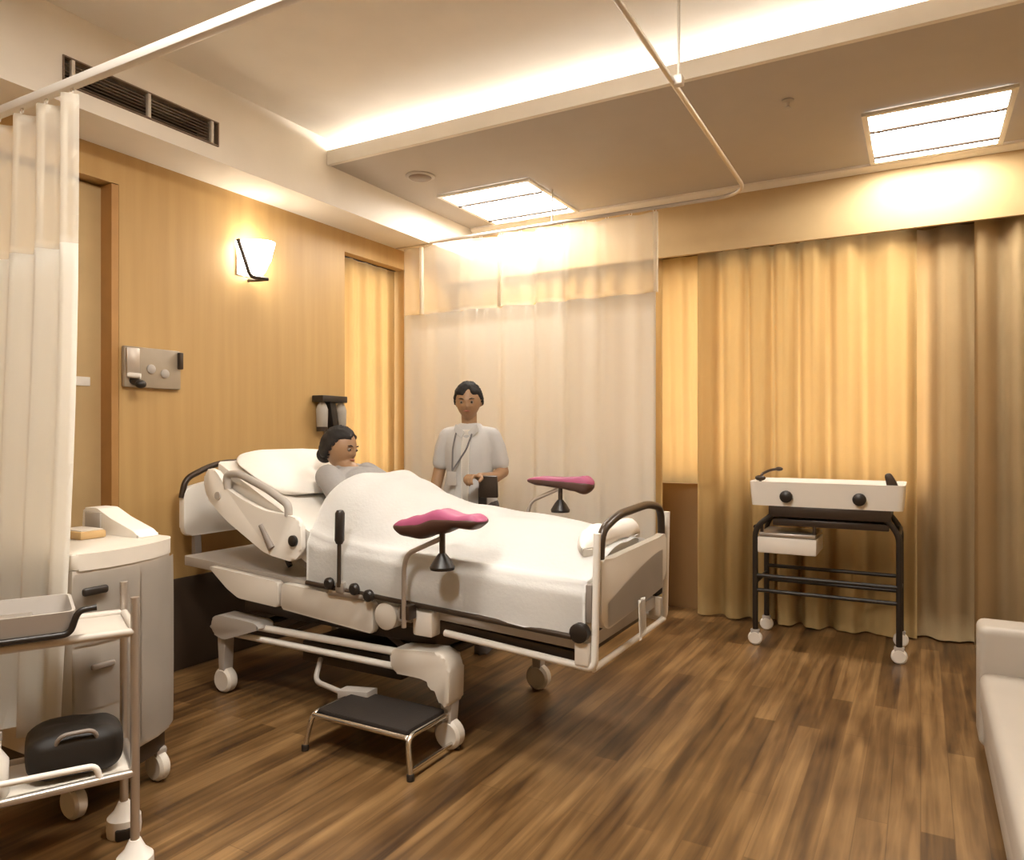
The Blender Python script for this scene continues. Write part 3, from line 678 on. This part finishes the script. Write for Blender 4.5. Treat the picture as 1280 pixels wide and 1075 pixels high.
# ================================================================ people
def head(bm, mx):
    n0 = len(bm.verts)
    vs = ball(bm, (0, 0, 0), 1, u=48, v=36)
    shape_head(vs, mx)
    for sx in (-1, 1):      # ears
        e = ball(bm, (0, 0, 0), 1, u=14, v=10)
        for v in e: v.co = mx @ Vector((sx*(.074+v.co.x*.009), .014+v.co.y*.017, -.008+v.co.z*.030))
def shape_head(vs, mx):
    for v in vs:
        c = v.co.normalized(); x, y, z = c
        r = Vector((x*.076, y*.095, z*.108))
        if z < 0:
            k = -z; r.x *= 1-.34*k**1.5; r.y *= 1-.28*k**1.6; r.y -= .022*k**1.4; r.z *= 1.06
        if y < 0:
            ax = x/max(.2, -y)
            g = lambda cx, cz, sx, sz: math.exp(-((ax-cx)/sx)**2-((z-cz)/sz)**2)
            d = .004*g(0, .16, .7, .08)-.007*(g(.38, .02, .17, .09)+g(-.38, .02, .17, .09))
            d += .007*g(0, -.05, .10, .15)+.015*g(0, -.19, .13, .09)
            d += .005*(g(.45, -.17, .2, .13)+g(-.45, -.17, .2, .13))
            d += .006*g(0, -.43, .26, .06)-.003*g(0, -.50, .3, .03)+.006*g(0, -.57, .24, .05)+.006*g(0, -.85, .4, .12)
            r.y -= d
        v.co = mx @ r
def hair_cap(mx, fringe, back, bun=None, part=0, part_h=.3):
    """shell of hair over the skull; fringe/back are the hairline heights in front and behind"""
    bm = B(); vs = ball(bm, (0, 0, 0), 1, u=48, v=36)
    kill = []
    for v in vs:
        c = v.co.normalized(); x, y, z = c
        front = sstep(.25, -.55, y)
        line = lerp(back, fringe, front)+part_h*front*math.exp(-((x-part)/.22)**2)
        line += .05*noise.noise(Vector((x*9, y*9, 2)))
        t = 1.0 if z > line else 0
        if z < line-.12: kill.append(v)
        e = (.012+.004*noise.noise(c*7)+.003*math.sin(x*60+y*25))*sstep(line, line+.12, z) if z > line else -.010
        v.co = mx @ Vector((x*(.078+e), y*(.097+e)+.004, z*(.108+e)))
    bmesh.ops.delete(bm, geom=kill, context='VERTS')
    if bun: ball(bm, mx @ Vector(bun[:3]), bun[3], u=16, v=12)
    return bm
def face_parts(mx, root):
    for sx in (-1, 1):
        bm = B(); ball(bm, mx @ Vector((sx*.031, -.0815, .003)), .0105, u=12, v=8); e = obj('eye', bm, M['eyewhite'], root, 180)
        bm = B(); ball(bm, mx @ Vector((sx*.031, -.0875, .003)), .0062, u=10, v=6); obj('iris', bm, M['eye'], e, 180)
        bm = B(); tube(bm, [mx @ Vector((sx*.016, -.093, .021)), mx @ Vector((sx*.032, -.0915, .026)), mx @ Vector((sx*.048, -.082, .022))], [.002, .0035, .0015], 8); obj('eyebrow', bm, M['hair'], root, 180)
    bm = B(); tube(bm, [mx @ Vector((-.021, -.089, -.05)), mx @ Vector((-.008, -.098, -.048)), mx @ Vector((.008, -.098, -.048)), mx @ Vector((.021, -.089, -.05))], [.001, .0045, .0045, .001], 8); obj('mouth', bm, M['lip'], root, 180)
def hand(bm, wrist, d, palm_n, side, curl=.5):
    """palm and five bent fingers; d points along the hand, palm_n out of the palm, side=+1 puts the thumb along d x palm_n"""
    w = Vector(wrist); d = Vector(d).normalized(); n = Vector(palm_n); n = (n-d*n.dot(d)).normalized(); s = d.cross(n)*side
    for k in (-.024, -.008, .008, .024): limb(bm, [(w+d*.005+s*k*.6, .013), (w+d*.085+s*k, .011)])
    L_ = {.027: .062, .009: .072, -.009: .068, -.027: .052}
    for k, ln in L_.items():
        p = w+d*.085+s*k; q = p; a = 0; pts = [(p, .0095)]
        for f, rr in ((.45, .009), (.31, .0082), (.24, .0072)):
            a += curl*(.9 if f == .45 else 1.1); q = q+(d*math.cos(a)+n*math.sin(a))*ln*f; pts.append((q, rr))
        limb(bm, pts)
    b = w+d*.025+s*.026; m1 = b+(d*.55+s*.65+n*.35).normalized()*.035; m2 = m1+(d*.8+s*.15+n*.55).normalized()*.03
    limb(bm, [(b, .014), (m1, .0115), (m2, .009)])
def V(*a): return Vector(a)

# ---- nurse standing on the far side of the bed
nz = R(20)
nurse = thing('person', 'standing nurse in pale short-sleeved uniform with lanyard behind the bed', 'person', (-2.39, 3.75, 0), nz)
hm = Matrix.Translation((0.0, -.035, 1.487)) @ Matrix.Rotation(R(9), 4, 'X') @ Matrix.Rotation(R(5), 4, 'Z')
bm = B(); head(bm, hm)
limb(bm, [(V(0, .0, 1.27), .062), (V(0, -.012, 1.36), .047), (V(0, -.02, 1.42), .048)])
loft(bm, [((0, 0, z), rx, ry) for z, rx, ry in ((.80, .14, .10), (.88, .155, .108), (.95, .145, .10), (1.05, .118, .088), (1.15, .126, .095), (1.22, .128, .09), (1.27, .125, .075), (1.30, .10, .06), (1.325, .055, .05))])
for sx in (-1, 1):
    limb(bm, [(V(sx*.085, 0, .86), .085), (V(sx*.09, -.005, .48), .055), (V(sx*.09, .012, .30), .052), (V(sx*.09, .015, .09), .036)])
    limb(bm, [(V(sx*.09, .02, .05), .034), (V(sx*.095, -.12, .035), .028)])
limb(bm, [(V(-.138, .005, 1.265), .042), (V(-.198, .03, 1.06), .038), (V(-.205, -.06, .93), .034), (V(-.175, -.15, .83), .026)])
hand(bm, V(-.175, -.15, .83), V(.1, -.45, -.9), V(1, .1, 0), -1, .35)
limb(bm, [(V(.138, .005, 1.265), .042), (V(.198, .03, 1.06), .038), (V(.17, -.09, 1.03), .034), (V(.105, -.20, 1.04), .026)])
hand(bm, V(.105, -.20, 1.04), V(-.45, -.85, .12), V(.0, -.1, -1), 1, .75)
obj('body', fuse(bm, .0055), M['skin'], nurse, 180)
face_parts(hm, nurse)
obj('hair', hair_cap(hm, .36, -.35, (0, .100, -.01, .034), .12, .32), M['hair'], nurse, 180)
bm = B()
loft(bm, [((0, 0, z), rx, ry) for z, rx, ry in ((.68, .185, .130), (.80, .178, .128), (.88, .172, .124), (.97, .158, .115), (1.05, .142, .106), (1.12, .146, .112), (1.19, .150, .114), (1.24, .150, .106), (1.275, .148, .092), (1.30, .132, .078), (1.325, .092, .066), (1.355, .062, .058))])
for sx in (-1, 1): limb(bm, [(V(sx*.138, .005, 1.270), .056), (V(sx*.168, .012, 1.20), .054), (V(sx*.186, .024, 1.115), .053)])
for sx in (-1, 1): limb(bm, [(V(sx*.06, .004, 1.285), .055), (V(sx*.135, .004, 1.275), .054)])
obj('tunic', fuse(bm, .007, 5), M['uniform'], nurse, 180)
bm = B(); surf(bm, lambda u, v: V(lerp(-.02, .022, u)*(1+.3*v), -lerp(.135, .124, v)-.003+.04*sstep(.72, 1, v)*1.2, lerp(.84, 1.315, v)), 6, 24, .003); obj('placket', bm, M['placket'], nurse, 180)
for sx in (-1, 1):
    bm = B(); prism(bm, rpoly([(sx*.01, 1.30), (sx*.065, 1.35), (sx*.075, 1.31), (sx*.03, 1.262)], .008), -.098, -.088, 'y', .002); obj('collar', bm, M['uniform'], nurse)
bm = B()
for sx in (-1, 1): limb(bm, [(V(sx*.085, 0, .84), .10), (V(sx*.09, .0, .48), .075), (V(sx*.09, .01, .12), .062)])
obj('trousers', fuse(bm, .009), M['trousers'], nurse, 180)
for sx in (-1, 1):
    bm = B(); prism(bm, rpoly([(sx*.09-.045, .06), (sx*.09+.045, .06), (sx*.095+.05, -.08), (sx*.095+.03, -.17), (sx*.095-.03, -.17), (sx*.095-.05, -.08)], .03), 0, .075, 'z', .015); obj('shoe', bm, M['trousers'], nurse)
bm = B()
tube(bm, rnd([(-.055, -.02, 1.345), (-.068, -.085, 1.285), (-.075, -.128, 1.20), (-.078, -.125, 1.07)], .03), .005, 8)
tube(bm, rnd([(.05, -.02, 1.35), (.035, -.098, 1.29), (.01, -.133, 1.20), (-.078, -.128, 1.07)], .03), .005, 8); ly = obj('lanyard', bm, M['lanyard'], nurse)
bm = B(); box(bm, (-.105, -.137, .985), (-.052, -.130, 1.065), .003); obj('badge', bm, M['grey'], ly)
bm = B(); box(bm, (.085, -.16, .86), (.135, -.125, .975), .008); obj('belt_pouch', bm, M['black'], nurse)
# what she holds
nm = Matrix.Translation((-2.39, 3.75, 0)) @ Matrix.Rotation(nz, 4, 'Z')
bm = B(); box(bm, (-.055, -.012, -.065), (.055, .012, .065), .006, rot=Matrix.Rotation(R(12), 3, 'X'))
bmesh.ops.transform(bm, verts=bm.verts, matrix=nm @ Matrix.Translation((.155, -.20, .985)))
solo('notebook', bm, M['dark'], 'dark brown notebook held by the nurse at waist height', 'notebook', nm @ V(.155, -.20, .95))

# ---- patient lying back under the sheet
pat = thing('person', 'patient with dark tied hair in a grey gown lying back in the bed', 'person', (-2.3, 2.93, .85))
Yp = 2.95
fd = V(.90, .10, -.14).normalized(); hup = V(-.22, .05, 1); hup = (hup-fd*hup.dot(fd)).normalized(); hx = (-fd).cross(hup)
hmx = Matrix((( -hx.x, -fd.x, hup.x, 0), (-hx.y, -fd.y, hup.y, 0), (-hx.z, -fd.z, hup.z, 0), (0, 0, 0, 1)))
hmx = Matrix.Translation((-2.70, Yp, 1.215)) @ hmx
if hmx.determinant() < 0: hmx = Matrix.Translation((-2.70, Yp, 1.215)) @ Matrix(((hx.x, -fd.x, hup.x, 0), (hx.y, -fd.y, hup.y, 0), (hx.z, -fd.z, hup.z, 0), (0, 0, 0, 1)))
def torso(bm, g, lo=-.3):
    for x, z, w, h in ((-2.20, .90, .165, .10), (-2.28, .925, .155, .10), (-2.36, .955, .145, .10), (-2.44, .975, .15, .10), (-2.52, 1.015, .155, .10), (-2.585, 1.03, .16, .085)):
        ball(bm, (x, Yp, z), (.10+g, w+g, h-.012+g), Matrix.Rotation(R(25), 3, 'Y'))
bm = B(); head(bm, hmx); torso(bm, 0)
limb(bm, [(V(-2.60, Yp, 1.06), .06), (V(-2.66, Yp, 1.12), .05), (V(-2.71, Yp, 1.165), .05)])
for s in (-1, 1):
    limb(bm, [(V(-2.63, Yp+s*.15, 1.065), .05), (V(-2.40, Yp+s*.235, .93), .042), (V(-2.20, Yp+s*.22, .875), .032), (V(-2.13, Yp+s*.20, .86), .026)])
    hand(bm, V(-2.13, Yp+s*.20, .86), V(1, -s*.1, -.05), V(0, -s*.3, -1), s, .3)
    limb(bm, [(V(-2.18, Yp+s*.085, .885), .085), (V(-1.78, Yp+s*.10, .845), .055), (V(-1.72, Yp+s*.10, .84), .055), (V(-1.36, Yp+s*.10, .81), .036)])
    limb(bm, [(V(-1.36, Yp+s*.10, .80), .036), (V(-1.32, Yp+s*.11, .855), .022)])
obj('body', fuse(bm, .0055), M['skin'], pat, 180)
face_parts(hmx, pat)
obj('hair', hair_cap(hmx, .48, -.6, (0, .085, -.05, .045), .1, .2), M['hair'], pat, 180)
bm = B(); torso(bm, .014)
limb(bm, [(V(-2.59, Yp, 1.035), .085), (V(-2.665, Yp, 1.09), .062)])
for s in (-1, 1): limb(bm, [(V(-2.64, Yp+s*.15, 1.07), .066), (V(-2.42, Yp+s*.235, .935), .062)])
obj('gown', fuse(bm, .008, 5), M['gown'], pat, 180)

# ================================================================ wheeled crib by the window
t = thing('baby_crib', 'wheeled baby crib with white tray on a black frame before the drapes', 'crib', (-.5, 4.83, 0))
x0, x1, y0, y1 = -.885, -.105, 4.64, 5.02
for x, y in ((x0, y0), (x1, y0), (x0, y1), (x1, y1)):
    bm = B(); tube(bm, rnd([(x, y, .085), (x, y, .72), (x+(.10 if x == x0 else -.06), y, .80)], .06), .0165); obj('leg', bm, M['black'], t)
    caster(x, y, t, .042, .095, 'white', .018)
def tray(bm, z0, z1, th, flare):
    def ring(z, o): return [bm.verts.new((x, y, z)) for x, y in rpoly([(x0-.02-o, y0-.02-o), (x1+.02+o, y0-.02-o), (x1+.02+o, y1+.02+o), (x0-.02-o, y1+.02+o)], .04)]
    rs = [ring(z0, 0), ring(z1, flare), ring(z1, flare-th), ring(z0+th, -th)]
    for a, b in zip(rs, rs[1:]):
        for k in range(len(a)): bm.faces.new((a[k], a[(k+1) % len(a)], b[(k+1) % len(a)], b[k]))
    bm.faces.new(rs[0][::-1]); bm.faces.new(rs[-1])
bm = B(); tray(bm, .855, 1.0, .012, .012); obj('tray', bm, M['white'], t)
bm = B(); box(bm, (x0+.0, y0, .868), (x1-.0, y1, .955), .03, 3); obj('crib_mattress', bm, M['mattress'], t)
for x in (-.70, -.305):
    bm = B(); lathe(bm, [(.02, -.01), (.036, .0), (.036, .022), (.02, .032)], (x, y0-.03, .915), 18, (0, -1, 0)); obj('latch_knob', bm, M['black'], t)
bm = B()
for y in (y0, y1): box(bm, (x0+.08, y-.016, .79), (x1-.04, y+.016, .855), .006)
for x in (x0+.1, x1-.06): box(bm, (x-.016, y0, .80), (x+.016, y1, .845), .004)
obj('top_frame', bm, M['dark'], t)
bm = B(); box(bm, (x0+.1, y0+.01, .735), (x1-.05, y1-.01, .775), .006); obj('base_plate', bm, M['dark'], t)
for z in (.425, .335):
    for y in (y0, y1):
        bm = B(); tube(bm, [(x0, y, z), (x1, y, z)], .012); obj('cross_bar', bm, M['black'], t)
for x in (x0, x1):
    bm = B(); tube(bm, [(x, y0, .38), (x, y1, .38)], .012); tube(bm, [(x, y0, .72), (x, y1, .72)], .012); obj('side_bar', bm, M['black'], t)
bm = B(); box(bm, (-.872, y0-.01, .565), (-.535, y1-.06, .665), .01); dr = obj('drawer', bm, M['white'], t)
bm = B(); box(bm, (-.86, y0-.015, .668), (-.54, y1-.06, .69), .004); obj('drawer_runner', bm, M['steel'], dr)
for x in (-.85, -.55):
    bm = B(); tube(bm, [(x, y0+.02, .688), (x, y0+.02, .738)], .01); obj('drawer_hanger', bm, M['dark'], t)
bm = B(); tube(bm, rnd([(-.855, y0+.0, .985), (-.855, y0, 1.04), (-.80, y0+.03, 1.07), (-.75, y0+.05, 1.075)], .03), .008); ball(bm, (-.855, y0, 1.02), (.032, .022, .018)); ball(bm, (-.755, y0+.05, 1.075), (.024, .015, .013)); obj('tilt_lever', bm, M['dark'], t)
bm = B(); prism(bm, rpoly([(-.165, .98), (-.105, .98), (-.125, 1.03), (-.15, 1.07), (-.18, 1.06)], .015), y0+.0, y0+.05, 'y', .006); obj('corner_clip', bm, M['dark'], t)
# clear plastic guard standing on the floor by the crib wheel: reflections are left to the floor

# ================================================================ sofa at the right
t = thing('sofa', 'pale grey vinyl sofa bed at the right with a squared arm', 'sofa', (.6, 2.6, 0))
bm = B(); box(bm, (.215, 1.2, .06), (1.2, 3.42, .22), .02); obj('base', bm, M['sofa'], t)
bm = B(); box(bm, (.20, 1.2, .21), (1.2, 3.405, .364), .035, 4); obj('seat', bm, M['sofa'], t)
bm = B(); box(bm, (.20, 3.40, .06), (1.22, 3.60, .535), .03, 4); obj('arm', bm, M['sofa'], t)
bm = B(); box(bm, (1.0, 1.2, .30), (1.22, 3.40, .80), .04, 4); obj('backrest', bm, M['sofa'], t)
for x, y in ((.27, 1.3), (.27, 3.5), (1.15, 1.3), (1.15, 3.5)):
    bm = B(); lathe(bm, [(.02, 0), (.028, .07)], (x, y, 0), 14); obj('leg', bm, M['dark'], t)

# ================================================================ bow-fronted cabinet by the curtain
t = thing('bedside_cabinet', 'grey bow-fronted bedside cabinet on casters between the curtain and bed', 'cabinet', (-2.75, 1.6, 0))
plan = [(-2.405, 1.375), (-2.385, 1.45), (-2.385, 1.52), (-2.395, 1.60), (-2.425, 1.70), (-2.465, 1.775), (-2.52, 1.815), (-3.02, 1.83), (-3.02, 1.375)]
def off(pl, d): 
    c = V(-2.7, 1.6, 0); return [((x-c.x)*d+c.x, (y-c.y)*d+c.y) for x, y in pl]
bm = B(); prism(bm, off(plan, .985), .19, .845, 'z'); obj('body', bm, M['cab'], t, 25)
bm = B(); prism(bm, rpoly(off(plan, 1.0), .02), .845, .90, 'z', .012); obj('top', bm, M['cream'], t, 30)
# drawer fronts follow the bow
def front(ya, yb, z0, z1, name, m):
    pts = [(-2.405, 1.375), (-2.385, 1.45), (-2.385, 1.52), (-2.395, 1.60), (-2.425, 1.70), (-2.465, 1.775), (-2.50, 1.812)]
    def xf(y):
        for (a, b), (c, d) in zip(pts, pts[1:]):
            if b <= y <= d: return lerp(a, c, (y-b)/(d-b))
        return pts[-1][0]
    bm = B(); surf(bm, lambda u, v: V(xf(lerp(ya, yb, u))+.001+.004*math.sin(math.pi*v)**.3, lerp(ya, yb, u), lerp(z0, z1, v)), 10, 6, .012)
    return obj(name, bm, m, t, 40)
d1 = front(1.38, 1.602, .60, .835, 'drawer', M['cab'])
d2 = front(1.38, 1.602, .385, .592, 'drawer', M['cab'])
d3 = front(1.38, 1.602, .20, .378, 'drawer', M['cab'])
front(1.612, 1.808, .20, .835, 'side_panel', M['cab'])
bm = B(); box(bm, (-2.382, 1.39, .765), (-2.362, 1.475, .792), .009, 3); obj('handle', bm, M['black'], d1)
bm = B(); box(bm, (-2.382, 1.42, .515), (-2.365, 1.50, .535), .007, 3); obj('handle', bm, M['midgrey'], d2)
bm = B(); prism(bm, off(plan, .93), .12, .192, 'z'); obj('plinth', bm, M['dark'], t)
for x, y in ((-2.49, 1.74), (-2.49, 1.43), (-2.95, 1.77), (-2.95, 1.43)): caster(x, y, t, .055, .125, 'cream', .022)
# things on the cabinet
bm = B(); prism(bm, rpoly([(-2.93, .9005), (-2.56, .9005), (-2.60, .925), (-2.74, .965), (-2.83, 1.00), (-2.92, 1.00)], .012), 1.715, 1.80, 'y', .012)
o = solo('desk_device', bm, M['white'], 'white sloping plastic device with grey end on the bow-fronted cabinet', 'device', (-2.75, 1.76, .90))
bm = B(); box(bm, (-2.90, 1.708, .925), (-2.80, 1.716, .985), .003); obj('grey_face', bm, M['grey'], o)
bm = B(); box(bm, (-2.86, 1.575, .90), (-2.70, 1.675, .93), .008)
o = solo('tissue_box', bm, M['tan'], 'flat tan box with pale top on the cabinet before the white device', 'box', (-2.78, 1.625, .90))
bm = B(); box(bm, (-2.85, 1.583, .93), (-2.71, 1.667, .934), .001); obj('box_top', bm, M['cream'], o)

# ================================================================ instrument trolley, lower left (turned)
th = R(90-26.8)         # its long side direction
ux, uy = math.cos(th), math.sin(th)
t = thing('instrument_trolley', 'white instrument trolley with black-edged tray at the lower left', 'trolley', (-2.015, 1.335, 0), th)
# own frame: x along the long side towards the bed (0 = far end), y towards the wall
LX, DY = -.66, .27
for x, y in ((0, 0), (LX, 0), (0, DY), (LX, DY)):
    bm = B(); tube(bm, [(x, y, .10), (x, y, .815)], .0125, 14); obj('post', bm, M['steel'], t)
    bm = B(); lathe(bm, [(.05, .0), (.052, .02), (.05, .055), (.03, .075), (.016, .105)], (x, y, 0), 20); c_ = obj('caster', bm, M['wmetal'], t)
    bm = B(); box(bm, (x-.03, y-.056, .0), (x+.03, y-.03, .035), .006); obj('wheel', bm, M['black'], c_)
for z, nm_ in ((.715, 'upper_rail'), (.30, 'lower_rail')):
    bm = B()
    tube(bm, rnd([(0, 0, z), (LX, 0, z)], .01), .012); tube(bm, [(0, DY, z), (LX, DY, z)], .012); tube(bm, [(0, 0, z), (0, DY, z)], .012); tube(bm, [(LX, 0, z), (LX, DY, z)], .012)
    obj(nm_, bm, M['cab'] if z > .5 else M['steel'], t)
bm = B(); box(bm, (LX+.01, .012, .285), (-.01, DY-.012, .30), .004); obj('lower_shelf', bm, M['cream'], t)
bm = B(); tube(bm, rnd([(LX, -.0, .36), (-.10, -.0, .345), (-.09, .0, .305)], .02), .009); obj('shelf_guard', bm, M['wmetal'], t)
def tr(bm, z0, z1, g):
    xa, xb, ya, yb = LX-.01, -.15, -.025, DY-.02
    def ring(z, o): return [bm.verts.new((x, y, z)) for x, y in rpoly([(xa-o, ya-o), (xb+o, ya-o), (xb+o, yb+o), (xa-o, yb+o)], .03)]
    rs = [ring(z0, -.012), ring(z1, g), ring(z1, g-.008), ring(z0+.008, -.02)]
    for a, b in zip(rs, rs[1:]):
        for k in range(len(a)): bm.faces.new((a[k], a[(k+1) % len(a)], b[(k+1) % len(a)], b[k]))
    bm.faces.new(rs[0][::-1]); bm.faces.new(rs[-1])
bm = B(); tr(bm, .735, .80, .0); ty = obj('tray', bm, M['grey'], t)
bm = B(); tube(bm, rnd([(LX-.01, -.022, .737), (-.165, -.022, .737), (-.145, -.022, .80), (-.10, -.022, .803)], .02), .009); obj('tray_edge', bm, M['black'], ty)
bm = B(); box(bm, (LX+.0, .0, .700), (-.0, DY, .713), .003); obj('under_tray', bm, M['cab'], t)
tm = Matrix.Translation((-2.015, 1.335, 0)) @ Matrix.Rotation(th, 4, 'Z')
def on_shelf(name, bm, m, label, cat, c, **k):
    bmesh.ops.transform(bm, verts=bm.verts, matrix=tm); return solo(name, bm, m, label, cat, tm @ Vector(c), **k)
# black bag
bm = B(); vs = ball(bm, (0, 0, 0), 1, u=32, v=20)
for v_ in vs:
    c = v_.co; e = .5; sx, sy, sz = [math.copysign(abs(q)**e, q) for q in c]
    v_.co = V(-.145+sx*.125, .13+sy*.10, .37+max(sz, -.98)*.068*(1-.12*abs(sx)**2)+.010*noise.noise(V(sx*2, sy*2, sz*2)))
bmesh.ops.translate(bm, verts=bm.verts, vec=(0, 0, .300-min(v.co.z for v in bm.verts)))
bag = on_shelf('bag', bm, M['bag'], 'black soft bag on the lower shelf of the instrument trolley', 'bag', (-.145, .13, .30), smooth=180)
bm = B(); tube(bm, rnd([(-.20, .05, .39), (-.19, .03, .44), (-.10, .03, .44), (-.09, .05, .39)], .03), .006)
bmesh.ops.transform(bm, verts=bm.verts, matrix=tm); obj('bag_handle', bm, M['midgrey'], bag)
bm = B(); lathe(bm, [(.026, 0), (.03, .006), (.03, .10), (.012, .13), (.012, .155)], (-.335, .05, .30), 18)
o = on_shelf('bottle', bm, M['white'], 'small white bottle beside the black bag on the trolley shelf', 'bottle', (-.335, .05, .30))
bm = B(); lathe(bm, [(.014, 0), (.014, .02)], (-.335, .05, .455), 14); bmesh.ops.transform(bm, verts=bm.verts, matrix=tm); obj('bottle_cap', bm, M['grey'], o)
bm = B(); box(bm, (-.60, .06, .30), (-.39, .22, .43), .008)
on_shelf('storage_box', bm, M['cream'], 'pale storage box at the near end of the trolley shelf', 'box', (-.5, .14, .30))
bm = B(); box(bm, (-.45, .04, .7435), (-.25, .16, .775), .006)
on_shelf('instrument_dish', bm, M['steel'], 'steel dish lying in the black-edged trolley tray', 'dish', (-.35, .1, .7435))
